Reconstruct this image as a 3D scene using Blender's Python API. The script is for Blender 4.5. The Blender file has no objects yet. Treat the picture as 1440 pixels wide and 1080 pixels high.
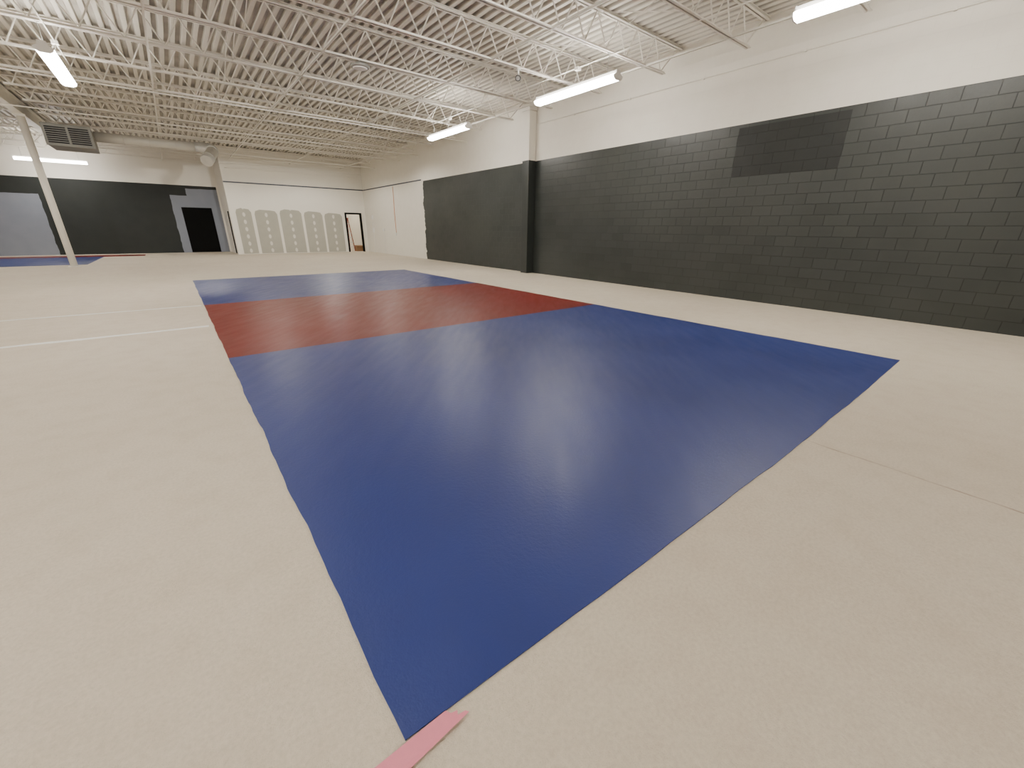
import bpy, bmesh, math, random
from mathutils import Vector, Matrix
random.seed(4)
scene = bpy.context.scene
COL = scene.collection

# ---------------------------------------------------------------- helpers
class B:
    def __init__(s): s.v=[]; s.f=[]; s.m=[]; s.smooth=[]
    def add(s, vs, fs, mi=0, sm=False):
        o=len(s.v); s.v+= [tuple(v) for v in vs]
        for f in fs:
            s.f.append([i+o for i in f]); s.m.append(mi); s.smooth.append(sm)
    def box(s, lo, hi, mi=0):
        x0,y0,z0=lo; x1,y1,z1=hi
        s.add([(x0,y0,z0),(x1,y0,z0),(x1,y1,z0),(x0,y1,z0),(x0,y0,z1),(x1,y0,z1),(x1,y1,z1),(x0,y1,z1)],
              [(3,2,1,0),(4,5,6,7),(0,1,5,4),(1,2,6,5),(2,3,7,6),(3,0,4,7)],mi)
    def tube(s, pts, r, n=10, mi=0, caps=True, radii=None):
        pts=[Vector(p) for p in pts]
        vs=[]; 
        up=Vector((0,0,1))
        prev=None
        for i,p in enumerate(pts):
            if i==0: t=pts[1]-p
            elif i==len(pts)-1: t=p-pts[-2]
            else: t=(pts[i+1]-p).normalized()+(p-pts[i-1]).normalized()
            t.normalize()
            if prev is None:
                a=up if abs(t.dot(up))<.9 else Vector((1,0,0))
                u=t.cross(a).normalized()
            else:
                u=(prev-t*prev.dot(t)).normalized()
            prev=u; w=t.cross(u)
            rr=radii[i] if radii else r
            for k in range(n):
                a=2*math.pi*k/n
                vs.append(p+u*(math.cos(a)*rr)+w*(math.sin(a)*rr))
        fs=[]
        for i in range(len(pts)-1):
            for k in range(n):
                a=i*n+k; b=i*n+(k+1)%n
                fs.append((a,b,b+n,a+n))
        s.add(vs,fs,mi,True)
        if caps:
            o=len(s.v)-len(vs)
            s.f.append([o+k for k in range(n)][::-1]); s.m.append(mi); s.smooth.append(False)
            e=o+(len(pts)-1)*n
            s.f.append([e+k for k in range(n)]); s.m.append(mi); s.smooth.append(False)
    def prism(s, prof, y0, y1, mi=0):
        n=len(prof)
        vs=[(x,y0,z) for x,z in prof]+[(x,y1,z) for x,z in prof]
        fs=[tuple(range(n)), tuple(range(2*n-1,n-1,-1))]
        fs+=[(i,i+n,(i+1)%n+n,(i+1)%n) for i in range(n)]
        s.add(vs,fs,mi)
    def make(s, name, mats, loc=(0,0,0), bevel=0, rot=None):
        me=bpy.data.meshes.new(name)
        me.from_pydata(s.v,[],s.f)
        if not isinstance(mats,(list,tuple)): mats=[mats]
        for m in mats: me.materials.append(m)
        for i,p in enumerate(me.polygons):
            p.material_index=s.m[i]; p.use_smooth=s.smooth[i]
        bm=bmesh.new(); bm.from_mesh(me); bmesh.ops.recalc_face_normals(bm,faces=bm.faces); bm.to_mesh(me); bm.free()
        ob=bpy.data.objects.new(name,me); ob.location=loc
        if rot: ob.rotation_euler=rot
        COL.objects.link(ob)
        if bevel:
            md=ob.modifiers.new('bevel','BEVEL'); md.width=bevel; md.segments=2; md.limit_method='ANGLE'
        return ob

def tag(ob,label=None,cat=None,group=None,kind=None):
    if label: ob['label']=label
    if cat: ob['category']=cat
    if group: ob['group']=group
    if kind: ob['kind']=kind
    return ob
def empty(name,loc=(0,0,0)):
    e=bpy.data.objects.new(name,None); e.location=loc; e.empty_display_size=.1
    COL.objects.link(e); return e
def par(child,p): child.parent=p; return child
def dup(root,loc,rotz=None):
    c=root.copy(); COL.objects.link(c); c.location=loc
    if rotz is not None: c.rotation_euler=(0,0,rotz)
    for k in [o for o in bpy.data.objects if o.parent==root]:
        d=k.copy(); d.parent=c; COL.objects.link(d)
    return c

# ---------------------------------------------------------------- node helper
class N:
    def __init__(s,name):
        s.mat=bpy.data.materials.new(name); s.mat.use_nodes=True
        s.t=s.mat.node_tree; s.bsdf=s.t.nodes['Principled BSDF']
    def node(s,ty,**k):
        n=s.t.nodes.new(ty)
        for a,b in k.items(): setattr(n,a,b)
        return n
    def set(s,sock,v):
        if isinstance(v,bpy.types.NodeSocket): s.t.links.new(v,sock)
        else:
            if isinstance(v,(tuple,list)) and len(v)==3 and sock.type=='RGBA': v=(*v,1)
            sock.default_value=v
    def m(s,op,a,b=0.0,c=None,clamp=False):
        n=s.node('ShaderNodeMath',operation=op,use_clamp=clamp)
        s.set(n.inputs[0],a); s.set(n.inputs[1],b)
        if c is not None: s.set(n.inputs[2],c)
        return n.outputs[0]
    def pos(s):
        n=s.node('ShaderNodeTexCoord'); return n.outputs['Object']
    def sep(s,v):
        n=s.node('ShaderNodeSeparateXYZ'); s.set(n.inputs[0],v); return n.outputs
    def comb(s,x,y,z=0.0):
        n=s.node('ShaderNodeCombineXYZ'); s.set(n.inputs[0],x); s.set(n.inputs[1],y); s.set(n.inputs[2],z); return n.outputs[0]
    def noise(s,v,scale,detail=3,rough=.5,dist=0):
        n=s.node('ShaderNodeTexNoise'); s.set(n.inputs['Vector'],v)
        n.inputs['Scale'].default_value=scale; n.inputs['Detail'].default_value=detail
        n.inputs['Roughness'].default_value=rough; n.inputs['Distortion'].default_value=dist
        return n.outputs['Fac']
    def mix(s,f,a,b,blend='MIX'):
        n=s.node('ShaderNodeMix',data_type='RGBA',blend_type=blend)
        s.set(n.inputs[0],f); s.set(n.inputs[6],a); s.set(n.inputs[7],b); return n.outputs[2]
    def rng(s,v,a,b,c,d,smooth=False):
        n=s.node('ShaderNodeMapRange'); 
        if smooth: n.interpolation_type='SMOOTHSTEP'
        s.set(n.inputs[0],v)
        for i,q in enumerate((a,b,c,d)): s.set(n.inputs[i+1],q)
        return n.outputs[0]
    def bump(s,h,strength=.3,dist=.01,normal=None):
        n=s.node('ShaderNodeBump'); s.set(n.inputs['Strength'],strength)
        n.inputs['Distance'].default_value=dist; s.set(n.inputs['Height'],h)
        if normal is not None: s.set(n.inputs['Normal'],normal)
        return n.outputs[0]
    def out(s,color=None,rough=None,normal=None,metal=None,spec=None):
        b=s.bsdf
        if color is not None: s.set(b.inputs['Base Color'],color)
        if rough is not None: s.set(b.inputs['Roughness'],rough)
        if normal is not None: s.set(b.inputs['Normal'],normal)
        if metal is not None: s.set(b.inputs['Metallic'],metal)
        if spec is not None: s.set(b.inputs['Specular IOR Level'],spec)
        return s.mat

def simple(name,col,rough=.6,metal=0,var=.12,scale=6,bump=.05,spec=None):
    n=N(name); p=n.pos()
    f=n.noise(p,scale,4)
    c2=tuple(c*(1-var) for c in col)
    c=n.mix(f,col,c2)
    return n.out(c,rough,n.bump(n.noise(p,scale*12,2),bump,.004),metal,spec)

CREAM=(.84,.81,.735)

def floor_mat():
    n=N('floor_coating'); p=n.pos(); x,y,z=n.sep(p)
    big=n.noise(p,.55,3,.55); med=n.noise(p,5,4,.6); fine=n.noise(p,60,3,.6); grit=n.noise(p,200,2,.5)
    c=n.mix(n.rng(big,.3,.7,0,1),(.725,.640,.52),(.79,.71,.59))
    c=n.mix(n.rng(med,.45,.7,0,.30),c,(.63,.54,.43))
    c=n.mix(n.rng(fine,.35,.7,0,.32),c,(.48,.41,.32))
    wob=n.m('MULTIPLY',n.m('SUBTRACT',n.noise(p,2.5,3),.5),.05)
    d=n.m('ABSOLUTE',n.m('SUBTRACT',n.m('ADD',x,wob),3.52))
    line=n.rng(d,.003,.012,1,0)
    line=n.m('MULTIPLY',line,n.m('LESS_THAN',y,.85))
    line=n.m('MULTIPLY',line,n.rng(n.noise(p,6,3),.3,.65,.1,.7))
    c=n.mix(line,c,(.34,.20,.14))
    h=n.m('ADD',n.m('MULTIPLY',fine,.7),n.m('MULTIPLY',grit,.5))
    b=n.bump(h,.9,.010)
    b=n.bump(n.noise(p,2.2,3),.15,.02,b)
    return n.out(c,n.rng(med,.3,.7,.5,.7),b,spec=.3)
def mat_paint(name,col,col2,spec):
    n=N(name); p=n.pos(); x,y,z=n.sep(p)
    a=math.radians(-40)
    sx=n.m('ADD',n.m('MULTIPLY',x,math.cos(a)),n.m('MULTIPLY',y,math.sin(a)))
    sy=n.m('ADD',n.m('MULTIPLY',x,-math.sin(a)),n.m('MULTIPLY',y,math.cos(a)))
    streak=n.noise(n.comb(n.m('MULTIPLY',sx,9.0),n.m('MULTIPLY',sy,1.6)),1.0,3,.5,.1)
    big=n.noise(p,.8,2); fine=n.noise(p,45,3,.6); fine2=n.noise(p,130,2)
    c=n.mix(n.rng(big,.3,.7,0,1),col,col2)
    r=n.rng(streak,.3,.7,.315,.39)
    r=n.m('ADD',r,n.rng(big,.3,.7,-.005,.03))
    h=n.m('ADD',n.m('MULTIPLY',fine,1.0),n.m('MULTIPLY',fine2,.5))
    b=n.bump(h,.30,.005)
    return n.out(c,r,b,spec=spec)
def masonry():
    n=N('painted_block_wall'); p=n.pos(); x,y,z=n.sep(p)
    br=n.node('ShaderNodeTexBrick'); n.set(br.inputs['Vector'],n.comb(y,z))
    br.offset=.5; br.inputs['Scale'].default_value=1; br.inputs['Brick Width'].default_value=.4
    br.inputs['Row Height'].default_value=.2035; br.inputs['Mortar Size'].default_value=.006
    br.inputs['Mortar Smooth'].default_value=.5; br.inputs['Color1'].default_value=(0,0,0,1); br.inputs['Color2'].default_value=(1,1,1,1)
    br.inputs['Mortar'].default_value=(.5,.5,.5,1)
    mort=br.outputs['Fac']; tint=br.outputs['Color']
    nz=n.noise(p,3.2,4,.6); big=n.noise(p,.5,3)
    edge=n.m('ADD',20.15,n.m('MULTIPLY',n.m('SUBTRACT',nz,.5),.5))
    dk=n.m('MULTIPLY',n.m('LESS_THAN',z,3.665),n.m('LESS_THAN',y,edge))
    pm=n.m('MULTIPLY',n.m('MULTIPLY',n.m('GREATER_THAN',y,3.0),n.m('LESS_THAN',y,5.0)),
           n.m('MULTIPLY',n.m('GREATER_THAN',z,2.645),n.m('LESS_THAN',z,3.6)))
    base=n.mix(n.rng(big,.35,.65,0,1),(.023,.028,.026),(.040,.046,.043))
    base=n.mix(n.m('MULTIPLY',tint,.35),base,(.050,.055,.052))
    base=n.mix(pm,base,(.017,.020,.019))
    near=n.rng(y,0,14,1,.2)
    base=n.mix(n.m('MULTIPLY',mort,n.m('MULTIPLY',near,.75)),base,(.010,.012,.011))
    white=n.mix(n.rng(nz,.3,.7,0,.5),CREAM,(.78,.745,.665))
    white=n.mix(n.m('MULTIPLY',mort,.05),white,(.5,.47,.41))
    c=n.mix(dk,white,base)
    blot=n.noise(p,2.0,4,.6)
    rd=n.m('ADD',n.rng(blot,.3,.7,.32,.46),n.m('MULTIPLY',pm,.2))
    r=n.mix(dk,(.55,.55,.55),n.comb(rd,rd,rd))
    rs=n.sep(r)[0]
    h=n.m('SUBTRACT',n.m('MULTIPLY',n.noise(p,60,3,.6),.25),mort)
    st=n.m('MULTIPLY',n.rng(y,6,16,.75,.25),n.rng(dk,0,1,.3,1))
    b=n.bump(h,st,.008)
    b=n.bump(n.noise(p,7,3),.2,.012,b)
    return n.out(c,rs,b,spec=.45)
def far_mat():
    n=N('far_wall_paint'); p=n.pos(); x,y,z=n.sep(p)
    w=n.m('MULTIPLY',n.m('SUBTRACT',n.noise(p,2.5,2),.5),.12)
    xx=n.m('ADD',x,w); zz=n.m('ADD',z,n.m('MULTIPLY',w,.4))
    L=lambda a,b:n.m('LESS_THAN',a,b)
    G=lambda a,b:n.m('GREATER_THAN',a,b)
    M=lambda a,b:n.m('MULTIPLY',a,b)
    dark=M(L(z,3.66),L(x,2.6))
    gl=M(L(xx,-4.85),L(zz,2.9))
    gr=M(G(xx,.30),L(zz,3.12))
    gr2=M(G(xx,1.1),L(zz,3.5))
    g=n.m('MAXIMUM',n.m('MAXIMUM',gl,gr),gr2)
    g=M(g,dark)
    nz=n.noise(p,2,4)
    white=n.mix(nz,CREAM,(.79,.76,.70))
    c=n.mix(dark,white,n.mix(nz,(.016,.019,.018),(.024,.028,.026)))
    c=n.mix(g,c,n.mix(nz,(.20,.22,.27),(.25,.27,.32)))
    return n.out(c,.6,n.bump(n.noise(p,50,3),.15,.004),spec=.3)
def drywall():
    n=N('unpainted_gypsum_board'); p=n.pos(); x,y,z=n.sep(p)
    nz=n.noise(p,2.5,4)
    c=n.mix(nz,(.38,.37,.31),(.45,.44,.38))
    dz=n.m('ABSOLUTE',n.m('SUBTRACT',n.m('FRACT',n.m('MULTIPLY',z,2.6)),.5))
    dx=n.m('ABSOLUTE',x)
    d=n.m('ADD',n.m('POWER',n.m('MULTIPLY',dx,14),2),n.m('POWER',n.m('MULTIPLY',dz,3.3),2))
    c=n.mix(n.rng(d,.7,1.2,.75,0),c,(.78,.76,.70))
    return n.out(c,.75,n.bump(n.noise(p,40,3),.1,.004))
def deck_mat():
    n=N('painted_roof_deck'); p=n.pos(); x,y,z=n.sep(p)
    f=n.noise(p,2,4)
    c=n.mix(f,(.76,.725,.65),(.66,.625,.55))
    rec_shade=n.m('MULTIPLY',n.rng(z,5.475,5.50,0,1),n.rng(n.noise(p,1.2,4),.3,.7,.35,.85))  # shade of the rib recesses painted into the colour by height
    c=n.mix(rec_shade,c,(.25,.235,.205))
    return n.out(c,.5,n.bump(n.noise(p,30,2),.05,.004))

M_floor=floor_mat()
M_blue=mat_paint('blue_mat_paint',(.024,.041,.190),(.030,.050,.220),.5)
M_red=mat_paint('red_mat_paint',(.175,.016,.012),(.200,.020,.015),.30)
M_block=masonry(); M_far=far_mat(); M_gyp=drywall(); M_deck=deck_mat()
M_cream=simple('cream_wall_paint',CREAM,.55,0,.06,1.5)
M_steel=simple('painted_joist_steel',(.86,.83,.76),.45,0,.08,5)
M_duct=simple('painted_duct',(.55,.53,.48),.45,.1,.12,3)
M_white=simple('white_enamel',(.85,.84,.81),.35,0,.05,5)
M_galv=simple('galvanised_metal',(.68,.68,.66),.35,.6,.25,8)
M_hvac=simple('grey_hvac_casing',(.28,.28,.26),.45,.2,.2,5)
M_black=simple('black_trim_paint',(.005,.005,.005),.8,0,.1,5,spec=.1)
M_darkpaint=simple('dark_pilaster_paint',(.030,.036,.034),.42,0,.2,4)
M_blueline=simple('slate_trim_paint',(.05,.06,.09),.5,0,.1,5)
M_tape=simple('pink_tape',(.88,.28,.38),.55,0,.12,30,.2)
M_seam=simple('white_seam_strip',(.93,.92,.89),.5,0,.04,10)
M_card=simple('cardboard',(.35,.20,.10),.8,0,.2,10)
M_lad=simple('red_fibreglass',(.28,.05,.03),.45,0,.1,10)
M_alu=simple('aluminium',(.6,.6,.6),.35,.8,.1,10)
M_orange=simple('orange_cable',(.75,.25,.06),.5,0,.1,10)
M_dkgrey=simple('dark_plastic',(.03,.035,.045),.3,0,.1,10)
def glow(name,s):
    n=N(name); n.bsdf.inputs['Base Color'].default_value=(.9,.9,.88,1)
    p=n.pos(); f=n.noise(p,3,2)
    n.set(n.bsdf.inputs['Emission Color'],n.mix(f,(1,.94,.85),(1,.955,.88)))
    n.bsdf.inputs['Emission Strength'].default_value=s; return n.mat
M_lens=glow('glowing_lens',53)

# ---------------------------------------------------------------- dimensions
XR=10.19; XL=-13.0; YN=-5.6; YF=32.0; YP=28.6; XP=2.7; ZD=5.47; ZTOP=5.6

def wall(name,boxes,mat,label=None):
    b=B()
    for lo,hi in boxes: b.box(lo,hi)
    o=b.make(name,mat); tag(o,kind='structure')
    if label: o['label']=label
    return o
wall('floor',[((XL-.2,YN-.2,-.15),(XR+.25,YF+.2,0))],M_floor,'off-white textured coated floor')
wall('wall_right',[((XR,YN,0),(XR+.25,YF,ZTOP))],M_block,'concrete block wall, charcoal below and cream above')
wall('wall_far',[((XL,YF,0),(.7,YF+.2,ZTOP)),((.7,YF,2.5),(2.15,YF+.2,ZTOP)),((2.15,YF,0),(XR,YF+.2,ZTOP))],M_far,'end wall painted charcoal, slate grey and cream')
wall('wall_left',[((XL-.2,YN,0),(XL,YF,ZTOP))],M_cream)
wall('wall_near',[((XL,YN-.2,0),(XR,YN,ZTOP))],M_cream)
wall('wall_partition',[((XP,YP,0),(8.93,YP+.15,5.44)),((8.93,YP,2.3),(9.85,YP+.15,5.44)),((9.85,YP,0),(XR,YP+.15,5.44))],M_cream,'cream partition wall with patched lower half')
wall('wall_partition_side',[((XP,YP+.15,0),(XP+.15,YP+.5,4.82)),((XP,YP+.5,2.3),(XP+.15,YP+1.6,4.82)),((XP,YP+1.6,0),(XP+.15,YF,4.82))],M_cream)
wall('wall_closet_side',[((7.4,YP+.15,0),(7.55,YF,4.82))],M_cream)

b=B(); pitch=.2; prof=[]
x=XL
while x<XR+.01:
    prof+=[(x,ZD+.06),(x+.075,ZD+.06),(x+.10,ZD),(x+.175,ZD)]
    x+=pitch
prof=[(min(px,XR+.2),pz) for px,pz in prof]
vs=[];fs=[]
for i,(px,pz) in enumerate(prof): vs+=[(px,YN-.1,pz),(px,YF+.1,pz)]
for i in range(len(prof)-1): fs.append((2*i,2*i+2,2*i+3,2*i+1))
b.add(vs,fs)
b.box((XL-.2,YN-.2,ZD+.07),(XR+.25,YF+.2,ZD+.2))
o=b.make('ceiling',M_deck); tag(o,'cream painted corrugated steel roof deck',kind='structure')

def strip(name,lo,hi,mat,label=None):
    b=B(); b.box(lo,hi); o=b.make(name,mat); tag(o,label,kind='structure'); return o
strip('trim_1',(XP-.0,YP-.02,3.70),(XR,YP,3.76),M_blueline,'thin slate stripe along partition wall')
strip('trim_2',(XR-.02,20.3,3.70),(XR,YP-.02,3.75),M_blueline,'thin slate stripe along block wall')
b=B(); 
b.box((8.86,YP-.04,0),(8.95,YP+.15,2.38)); b.box((9.83,YP-.04,0),(9.92,YP+.15,2.38)); b.box((8.95,YP-.04,2.28),(9.83,YP+.15,2.38))
o=b.make('trim_3',M_black); tag(o,'black door frame of the lit storage room',kind='structure')
b=B(); b.box((.7,YF+.06,0),(2.15,YF+.11,2.5)); b.box((.78,YF+.045,.2),(1.36,YF+.06,1.1)); b.box((1.49,YF+.045,.2),(2.07,YF+.06,1.1))
b.box((.78,YF+.045,1.25),(1.36,YF+.06,2.3)); b.box((1.49,YF+.045,1.25),(2.07,YF+.06,2.3))
o=b.make('door_1',M_black); tag(o,'black double door in slate grey wall',kind='structure')
b=B(); b.box((XP+.04,YP+.5,0),(XP+.09,YP+1.6,2.3)); b.box((XP+.02,YP+.6,1.0),(XP+.04,YP+.7,1.06))
o=b.make('door_2',M_black); tag(o,'black door on side of the partition',kind='structure')

# pilaster
e=empty('pilaster',(10.035,11.9,0)); tag(e,'steel wall column, charcoal below and cream above','column')
b=B(); b.box((-.15,-.17,0.001),(.15,.17,3.67)); par(b.make('painted_base',M_darkpaint,bevel=.008),e)
b=B(); b.box((-.15,-.17,3.67),(.15,.17,5.1)); b.box((-.19,-.21,5.1),(.15,.21,5.2)); o=par(b.make('upper_shaft',M_cream,bevel=.008),e); o['label']='cream upper shaft'

# ---------------------------------------------------------------- mats
def mixl(a,b,t): return a+(b-a)*t
def rightx(y): return 6.89+(6.72-6.89)*min(1,(y-.8)/14.5)
def leftx(y): return .235+(.165-.235)*min(1,(y-.8)/14.5)
def wob(t,s,a): return a*(math.sin(t*3.1+s)+.6*math.sin(t*7.3+s*2.1)+.35*math.sin(t*17.1+s*.7))/1.6
def nearY(t):
    return .815-.040*math.sin(math.pi*t)+wob(t*7,1.3,.006)*math.sin(math.pi*t)
def section(y0f,y1f,ya,yb,mat,seed):
    pts=[]
    n=60
    xa0,xa1=leftx(ya),rightx(ya); xb0,xb1=leftx(yb),rightx(yb)
    for i in range(n+1):
        t=i/n; pts.append((mixl(xa0,xa1,t),y0f(t)))
    for i in range(1,n):
        t=i/n; y=mixl(ya,yb,t); pts.append((rightx(y)+wob(y,2.2,.010)*math.sin(math.pi*t)**.3,y))
    for i in range(n+1):
        t=1-i/n; pts.append((mixl(xb0,xb1,t),y1f(t)))
    for i in range(1,n):
        t=1-i/n; y=mixl(ya,yb,t); pts.append((leftx(y)+wob(y*1.3,.4,.009)*math.sin(math.pi*t)**.3,y))
    b=B(); m=len(pts); h=.007
    b.add([(x,y,0.001) for x,y in pts]+[(x,y,h) for x,y in pts],
          [list(range(m))[::-1],list(range(m,2*m))]+[(i,(i+1)%m,(i+1)%m+m,i+m) for i in range(m)])
    return b
root=empty('painted_floor_mat',(0,0,0)); tag(root,'large glossy blue floor mat with a red crosswise band','floor mat')
y1=lambda t:5.80+wob(t*3,3,.006)
y2=lambda t:10.28+wob(t*3,5,.008)
y3=lambda t:15.28+wob(t*3,.5,.01)
par(section(nearY,y1,.815,5.8,M_blue,1).make('blue_section',M_blue),root)
o=par(section(y1,y2,5.8,10.28,M_red,2).make('red_section',M_red),root); o['label']='red crosswise band'
par(section(y2,y3,10.28,15.28,M_blue,3).make('blue_section',M_blue),root)

root=empty('painted_floor_mat',(-6.6,27,0)); tag(root,'blue floor mat with red end beside the charcoal end wall','floor mat')
b=B(); b.box((-3.6,-3.2,.001),(3.65,2.3,.008)); par(b.make('blue_section',M_blue),root)
b=B(); b.box((-3.4,2.3,.001),(5.2,3.7,.008)); o=par(b.make('red_section',M_red),root); o['label']='red end strip'

for (ya,yb,xa,w,g) in ((8.12,8.02,-9.5,.055,1),(10.62,10.28,-9.5,.04,2)):
    b=B(); n=40; vs=[]
    for i in range(n+1):
        t=i/n; x=mixl(xa,.14,t); y=mixl(ya,yb,t)+wob(x,g,.012); ww=w*(1+.2*math.sin(x*4+g))
        vs+=[(x,y-ww,.0012),(x,y+ww,.0012),(x,y-ww*.8,.004),(x,y+ww*.8,.004)]
    fs=[]
    for i in range(n):
        a=4*i; c=a+4
        fs+=[(a,a+2,c+2,c),(a+2,a+3,c+3,c+2),(a+3,a+1,c+1,c+3)]
    b.add(vs,fs); o=b.make('floor_seam_strip',M_seam)
    tag(o,'thin white seam strip running to the blue mat' if g==1 else 'narrow white seam strip meeting the red band','floor strip','white seam strips')

b=B()
top=[(-.22,.745),(.20,.735),(.434,.757),(.425,.768),(.40,.772),(.405,.785),(.385,.79),(.374,.808),(.14,.803),(-.22,.815)]
m=len(top)
def tz(x): return .0095+.004*max(0,x-.3)/.13
b.add([(x,y,tz(x)-.001) for x,y in top]+[(x,y,tz(x)) for x,y in top],[list(range(m))[::-1],list(range(m,2*m))]+[(i,(i+1)%m,(i+1)%m+m,i+m) for i in range(m)])
o=b.make('tape_strip',M_tape); tag(o,'torn pink tape strip at the corner of the blue mat','tape')

# ---------------------------------------------------------------- gypsum sheets
xs=[(2.98,3.72),(3.88,5.02),(5.16,6.32),(6.46,7.50),(7.62,8.68)]
tops=[2.42,2.36,2.42,2.36,2.30]
for i,((a,c),tp) in enumerate(zip(xs,tops)):
    w=(c-a)/2; b=B()
    pr=[(-w,.03),(w,.03),(w,tp-.18),(w-.10,tp-.03),(w-.3,tp),(-w+.28,tp+.03),(-w+.05,tp-.05),(-w,tp-.2)]
    b.prism(pr,-.012,-.001)
    o=b.make('gypsum_board',M_gyp,loc=((a+c)/2,YP,0))
    tag(o,'unpainted grey gypsum board with spackled screw spots','wall board','gypsum boards on the partition')

# ---------------------------------------------------------------- joists
ZB=4.85
def joist(x0,x1):
    root=empty('roof_joist',(0,0,0)); tag(root,'cream painted open-web steel roof joist under deck','roof joist','open-web roof joists')
    t=B(); t.box((x0,-.065,ZD-.055),(x1,-.012,ZD-.047)); t.box((x0,-.020,ZD-.055),(x1,-.012,ZD-.005))
    t.box((x0,.012,ZD-.055),(x1,.065,ZD-.047)); t.box((x0,.012,ZD-.055),(x1,.020,ZD-.005)); t.box((x0,-.065,ZD-.012),(x1,.065,ZD-.004))
    par(t.make('top_chord',M_steel),root)
    a=x0+.55; c=x1-.55
    t=B(); t.box((a,-.055,ZB),(c,-.012,ZB+.007)); t.box((a,-.019,ZB),(c,-.012,ZB+.045)); t.box((a,.012,ZB),(c,.055,ZB+.007)); t.box((a,.012,ZB),(c,.019,ZB+.045))
    par(t.make('bottom_chord',M_steel),root)
    t=B(); n=int(round((c-a-.3)/.62)); st=(c-a-.3)/n; 
    pts=[(x0+.12,0,ZD-.04)]
    for i in range(n+1):
        xx=a+.15+st*i
        pts.append((xx,0,ZB+.022))
        if i<n: pts.append((xx+st/2,0,ZD-.035))
    pts.append((x1-.12,0,ZD-.04))
    for i in range(len(pts)-1): t.tube([pts[i],pts[i+1]],.014,6,caps=False)
    par(t.make('web',M_steel),root)
    return root
j1=joist(-3.15,XR-.01); j2=joist(XL+.01,-3.25)
js=[1.12+1.86*k for k in range(-3,17)]
j1.location=(0,js[0],0); j2.location=(0,js[0],0)
for y in js[1:]:
    dup(j1,(0,y,0)); dup(j2,(0,y,0))
bri=[8.9,6.1,3.2,.4,-6.0,-9.5]
for i,xb in enumerate(bri):
    b=B(); yend=YP-.02 if xb>XP else YF-.02
    b.box((-.018,0,0),(.018,yend-YN-.1,.004)); b.box((-.018,0,0),(-.014,yend-YN-.1,.036))
    o=b.make('bridging_bar',M_steel,loc=(xb,YN+.05,ZB-.005)); tag(o,'thin steel bracing angle across joist bottoms','bracing bar','joist bracing bars')
for i,xb in enumerate([7.4,1.8]):
    b=B()
    for k in range(len(js)-1):
        if js[k+1]>YP and xb>XP: break
        b.tube([(0,js[k]+.03,ZB+.03),(0,js[k+1]-.03,ZD-.06)],.009,5); b.tube([(.03,js[k]+.03,ZD-.06),(.03,js[k+1]-.03,ZB+.03)],.009,5)
    o=b.make('cross_bracing',M_steel,loc=(xb,0,0)); tag(o,'crossed steel bracing rods between roof joists','bracing','crossed bracing rows')

b=B(); 
b.box((-.11,YN+.02,4.93),(.11,YF-.02,4.95)); b.box((-.008,YN+.02,4.95),(.008,YF-.02,5.36)); b.box((-.11,YN+.02,5.36),(.11,YF-.02,5.38))
o=b.make('roof_girder',M_steel,loc=(-3.2,0,0)); tag(o,'cream painted steel beam carrying the roof joists','girder')
e=empty('steel_column',(-3.2,22.8,0)); tag(e,'round cream steel column beside the small blue mat','column')
b=B(); b.tube([(0,0,.02),(0,0,4.88)],.105,24); par(b.make('shaft',M_steel),e)
b=B(); b.box((-.16,-.16,0),(.16,.16,.02)); 
for sx in (-.12,.12):
    for sy in (-.12,.12): b.tube([(sx,sy,.02),(sx,sy,.05)],.014,8)
par(b.make('base_plate',M_steel),e)
b=B(); b.box((-.15,-.2,4.88),(.15,.2,4.93)); b.add([(-.01,.09,4.6),(-.01,.2,4.88),(-.01,.09,4.88),(.01,.09,4.6),(.01,.2,4.88),(.01,.09,4.88)],[(0,1,2),(5,4,3),(0,3,4,1),(1,4,5,2),(2,5,3,0)])
par(b.make('cap_plate',M_steel),e)

# ---------------------------------------------------------------- light fixtures
def fixture():
    root=empty('ceiling_light',(0,0,0)); tag(root,'long glowing fluorescent fixture hanging below joists','ceiling light','hanging fluorescent fixtures')
    b=B(); b.prism([(-.05,.10),(.05,.10),(.06,.045),(.06,.03),(-.06,.03),(-.06,.045)],-1.2,1.2); par(b.make('housing',M_white),root)
    b=B(); b.prism([(-.062,.044),(-.062,.028),(.062,.028),(.062,.044),(.13,.005),(.115,-.035),(.065,-.065),(-.065,-.065),(-.115,-.035),(-.13,.005)],-1.19,1.19); par(b.make('lens',M_lens),root)
    for s in (-1,1):
        b=B(); b.prism([(-.06,.105),(.06,.105),(.066,.045),(.135,.007),(.12,-.039),(.067,-.07),(-.067,-.07),(-.12,-.039),(-.135,.007),(-.066,.045)],min(s*1.2,s*1.22),max(s*1.2,s*1.22))
        par(b.make('end_cap',M_white),root)
        b=B(); b.tube([(0,s*.93,.10),(0,s*.93,.45)],.006,6); b.box((-.03,s*.93-.02,.44),(.03,s*.93+.02,.452)); par(b.make('hanger',M_galv),root)
    return root
ZL=4.395
f=fixture(); f.location=(7.7,7.63,ZL)
for p in [(7.7,2.05),(7.7,13.21),(7.7,-3.53),(-1.1,13.21),(-1.1,7.63),(-1.1,2.05),(-1.1,-3.53),(-9.6,24.37),(-9.6,18.79),(-9.6,13.21),(-9.6,7.63),(-9.6,2.05)]:  # two farthest left-row fixtures are added out of view to brighten the far end
    dup(f,(p[0],p[1],ZL))
g=dup(f,(-3.75,30.35,ZL-.1),math.pi/2); g['label']='long glowing fluorescent fixture close to the end wall'
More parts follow.
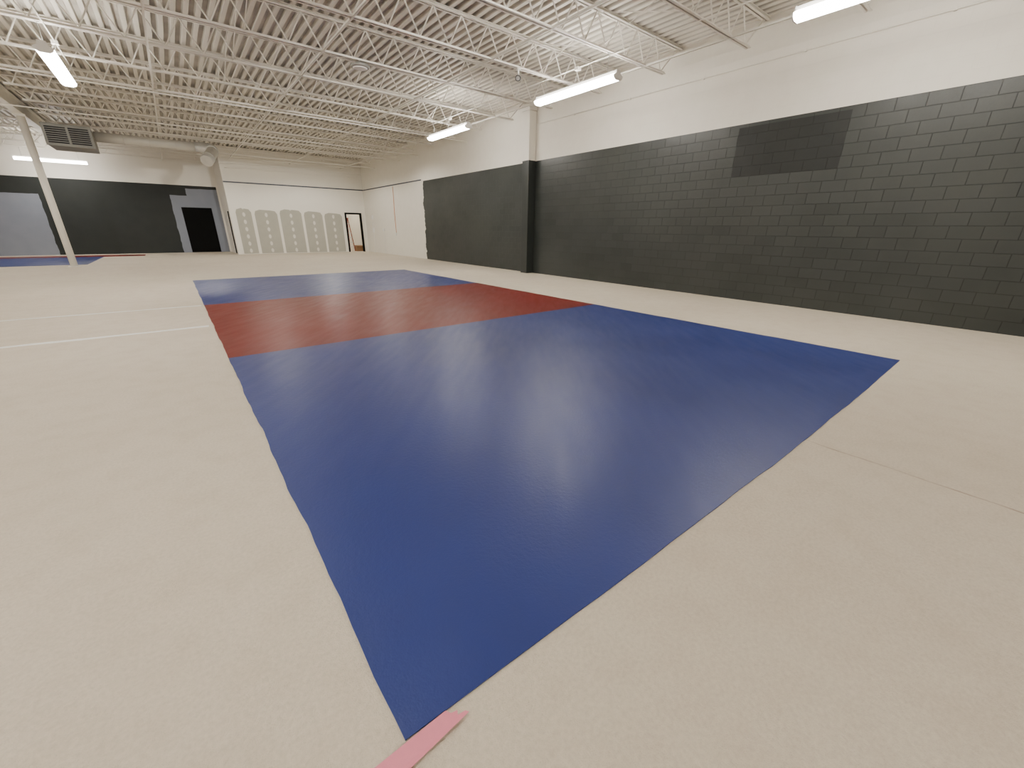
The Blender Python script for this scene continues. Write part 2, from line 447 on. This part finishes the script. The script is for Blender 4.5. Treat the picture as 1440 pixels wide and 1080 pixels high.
for i,xb in enumerate((7.78,-1.02)):
    b=B(); b.tube([(0,YN+.02,0),(0,19.0,0)],.012,8)
    for y in (2.05,7.63,13.21): b.box((-.05,y-.05,-.05),(.05,y+.05,.012))
    for y in (2.05,7.63,13.21): b.tube([(0,y,-.05),(-.08,y,-.32)],.007,6)
    o=b.make('electrical_conduit',M_steel,loc=(xb,0,ZB-.02)); tag(o,'thin painted conduit feeding the ceiling lights','conduit','ceiling conduits')
b=B(); b.tube([(0,YN+.02,0),(0,11.7,0)],.014,8); 
for y in range(-4,11,2): b.box((-.02,y-.02,-.02),(.03,y+.02,.02))
o=b.make('electrical_conduit',M_steel,loc=(XR-.035,0,4.72)); tag(o,'thin painted conduit clipped high on block wall','conduit','ceiling conduits')
for (zz,yy,x0,x1) in ((4.62,28.5,XP,XR-.05),(4.42,28.52,XP+.2,9.4),(4.74,26.9,-2.0,9.2),(4.78,20.3,-12,10.1),(4.78,15.9,-2.9,10.1),(4.79,22.4,-1.0,10.1),(4.75,25.9,-.4,10.1)):
    b=B(); pts=[]
    for i in range(25):
        t=i/24; pts.append((mixl(x0,x1,t),0,wob(t*6,zz,.03) if yy>26 else 0))
    b.tube(pts,.02,8); o=b.make('ceiling_pipe',M_steel,loc=(0,yy,zz)); tag(o,'thin cream pipe run near the roof joists','pipe','ceiling pipes')

# ---------------------------------------------------------------- hvac
e=empty('air_handler',(-2.2,23.0,4.12)); tag(e,'grey suspended air handling unit with louvred front','air handler')
b=B(); b.box((-.6,.04,0),(.6,1.5,.68)); b.box((-.63,.02,.0),(.63,.06,.05)); b.box((-.63,.02,.63),(.63,.06,.70)); b.box((-.63,.02,.05),(-.56,.06,.63)); b.box((.56,.02,.05),(.63,.06,.63)); b.box((-.03,.02,.05),(.03,.06,.63))
par(b.make('casing',M_hvac),e)
for s in (-1,1):
    b=B(); cx=s*.295
    for k in range(8):
        z=.09+k*.068
        b.add([(cx-.26,.0,z),(cx+.26,.0,z),(cx+.26,.045,z+.04),(cx-.26,.045,z+.04),(cx-.26,.004,z-.006),(cx+.26,.004,z-.006),(cx+.26,.049,z+.034),(cx-.26,.049,z+.034)],
              [(0,1,2,3),(7,6,5,4),(0,4,5,1),(1,5,6,2),(2,6,7,3),(3,7,4,0)])
    o=par(b.make('louvre_grille',M_dkgrey),e); o['label']='dark louvred grille'
for sx in (-.55,.55):
    b=B(); b.tube([(sx,.44,.68),(sx,.44,.73)],.01,6); par(b.make('hanger_rod',M_galv),e)
e=empty('air_duct',(-1.56,23.6,4.6)); tag(e,'silver round air duct with downturned outlet','air duct')
b=B(); b.tube([(0,0,0),(1.2,0,0),(2.4,0,0),(3.06,0,0)],.17,20)
for k in range(1,4): b.tube([(k*.8,0,0),(k*.8+.03,0,0)],.182,20)
par(b.make('duct_run',M_duct),e)
b=B()
path=[(3.06,0,0),(3.36,-.02,0),(3.58,-.12,-.03),(3.64,-.35,-.10),(3.56,-.7,-.25),(3.41,-1.05,-.45),(3.26,-1.35,-.65)]
b.tube(path,.2,20,radii=[.19,.2,.2,.2,.2,.21,.22])
b.tube([(3.38,-1.11,-.49),(3.36,-1.15,-.515)],.235,20); b.tube([(3.60,-.5,-.16),(3.59,-.54,-.175)],.22,20)
o=par(b.make('elbow_outlet',M_galv),e); o['label']='bare galvanised elbow and outlet'

e=empty('ceiling_speaker',(3.95,10.42,4.72)); tag(e,'round grey-white speaker disc hanging from joists','speaker')
b=B(); b.tube([(0,0,0),(0,0,.015),(0,0,.05),(0,0,.09)],.2,28,radii=[.17,.2,.2,.1]); par(b.make('housing',M_hvac),e)
b=B(); b.tube([(0,0,-.012),(0,0,0)],.15,28,radii=[.12,.155]); par(b.make('grille',M_white),e)
b=B(); b.tube([(0,0,.09),(0,0,.14)],.012,8); par(b.make('stem',M_galv),e)
e=empty('security_camera',(6.85,8.56,4.62)); tag(e,'small dark security camera mounted under a joist','security camera')
b=B(); b.tube([(0,0,.1),(0,0,.23)],.018,8); b.tube([(0,0,.2),(0,0,.23)],.05,12); par(b.make('mount',M_white),e)
b=B(); b.tube([(.09,.10,.09),(-.10,-.11,.01)],.055,16,radii=[.055,.06]); par(b.make('camera_body',M_dkgrey),e)
b=B(); b.tube([(-.10,-.11,.01),(-.115,-.127,.003)],.04,16,radii=[.045,.035]); o=par(b.make('lens',M_alu),e)

e=empty('wall_cable',(XR-.014,23.8,1.15)); tag(e,'orange cable dropping to a small box on cream wall','cable')
b=B(); b.tube([(0,0,.1),(0,.03,1.2),(0,-.02,2.2),(0,.0,2.5)],.012,6); par(b.make('cable',M_orange),e)
b=B(); b.box((-.05,-.06,-.06),(.012,.06,.1)); par(b.make('outlet_box',M_white),e)
for i,(yy,zz,h) in enumerate(((27.3,1.2,.30),(27.3,2.0,.22),(25.6,1.3,.16))):
    b=B(); b.box((-.06,-.1,0),(0,.1,h)); b.box((-.07,-.08,.02),(-.06,.08,h-.02)); 
    if i==0: b.tube([(-.03,0,h),(-.03,0,.79)],.012,6)
    if i!=1: b.tube([(-.03,0,-zz+.002),(-.03,0,0)],.012,6)
    o=b.make('electrical_box',M_white,loc=(XR,yy,zz),bevel=.004); tag(o,'small white electrical box on cream block wall','electrical box','wall electrical boxes')

# closet content
e=empty('step_ladder',(9.25,29.9,0)); tag(e,'red step ladder standing inside the lit storage room','ladder')
H=2.05
def rail(p,q,mat,name):
    b=B(); p=Vector(p);q=Vector(q)
    b.add([p+Vector((a,c,0)) for a,c in ((-.02,-.035),(.02,-.035),(.02,.035),(-.02,.035))]+[q+Vector((a,c,0)) for a,c in ((-.02,-.035),(.02,-.035),(.02,.035),(-.02,.035))],
          [(3,2,1,0),(4,5,6,7),(0,1,5,4),(1,2,6,5),(2,3,7,6),(3,0,4,7)]); par(b.make(name,mat),e)
for s in (-1,1):
    rail((s*.28,-.5,0),(s*.17,-.04,H),M_lad,'front_rail'); rail((s*.26,.5,0),(s*.15,.06,H),M_lad,'rear_rail')
for k in range(6):
    t=(k+1)/7; w=mixl(.28,.17,t); y=mixl(-.5,-.04,t); z=H*t
    b=B(); b.box((-w,y-.045,z-.03),(w,y+.045,z)); par(b.make('step',M_alu),e)
b=B(); b.box((-.21,-.12,H),(.21,.14,H+.05)); par(b.make('top_cap',M_lad,bevel=.01),e)
e=empty('cardboard_box',(9.75,29.3,0)); tag(e,'brown open cardboard box inside the storage room','box')
b=B(); b.box((-.2,-.2,0),(.2,.2,.02)); b.box((-.2,-.2,.02),(-.19,.2,.38)); b.box((.19,-.2,.02),(.2,.2,.38)); b.box((-.19,-.2,.02),(.19,-.19,.38)); b.box((-.19,.19,.02),(.19,.2,.38))
par(b.make('body',M_card),e)
b=B(); b.add([(-.2,-.2,.38),(.2,-.2,.38),(.2,-.36,.33),(-.2,-.36,.33)],[(0,1,2,3)]); par(b.make('flap',M_card),e)
L=bpy.data.lights.new('storage_lamp','AREA'); L.energy=70; L.size=.6; L.color=(1,.92,.8)
lo=bpy.data.objects.new('storage_lamp',L); lo.location=(8.9,30.3,4.2); COL.objects.link(lo)
for nm,loc,tgt,en,ang in (('rear_fill_spot',(5.5,-4.8,4.5),(4.5,30,2.6),8000,26),('rear_fill_spot',(-5,-4.8,4.5),(-3.5,31,2.6),4500,26)):  # added fill lights behind the camera, lifting the dim far walls
    L=bpy.data.lights.new(nm,'SPOT'); L.energy=en; L.spot_size=math.radians(ang); L.spot_blend=1; L.shadow_soft_size=.3; L.color=(1,.955,.88)
    lo=bpy.data.objects.new(nm,L); lo.location=loc; lo.rotation_euler=(Vector(tgt)-Vector(loc)).to_track_quat('-Z','Y').to_euler(); COL.objects.link(lo)
# small added fill spots, no real fixtures, brightening the far half of the hall
for x,y,en in ((2.6,18.5,160),(7.6,19.5,200),(1.0,24.6,260),(6.6,24.8,300),(-6.0,26.5,200),(-2.4,18.2,150)):
    L=bpy.data.lights.new('far_fill_spot','SPOT'); L.energy=en; L.spot_size=math.radians(165); L.spot_blend=.35; L.shadow_soft_size=.03; L.color=(1,.955,.88)
    lo=bpy.data.objects.new('far_fill_spot',L); lo.location=(x,y,4.8); COL.objects.link(lo)

w=bpy.data.worlds.new('world'); scene.world=w; w.use_nodes=True
w.node_tree.nodes['Background'].inputs[0].default_value=(.5,.5,.5,1); w.node_tree.nodes['Background'].inputs[1].default_value=.2

# ---------------------------------------------------------------- camera
F=570
dY=Vector((-480,-223,F)).normalized(); dX=Vector((775,-209,F)); dX=(dX-dY*dX.dot(dY)).normalized(); dZ=dX.cross(dY)
right=Vector((dX.x,dY.x,dZ.x)); down=Vector((dX.y,dY.y,dZ.y)); fwd=Vector((dX.z,dY.z,dZ.z))
R=Matrix((right,-down,-fwd)).transposed()
cam=bpy.data.cameras.new('camera'); cam.sensor_width=36; cam.lens=36*F/1440; cam.clip_start=.05
co=bpy.data.objects.new('camera',cam); COL.objects.link(co)
co.matrix_world=Matrix.Translation((0,0,1.5)) @ R.to_4x4()
scene.camera=co
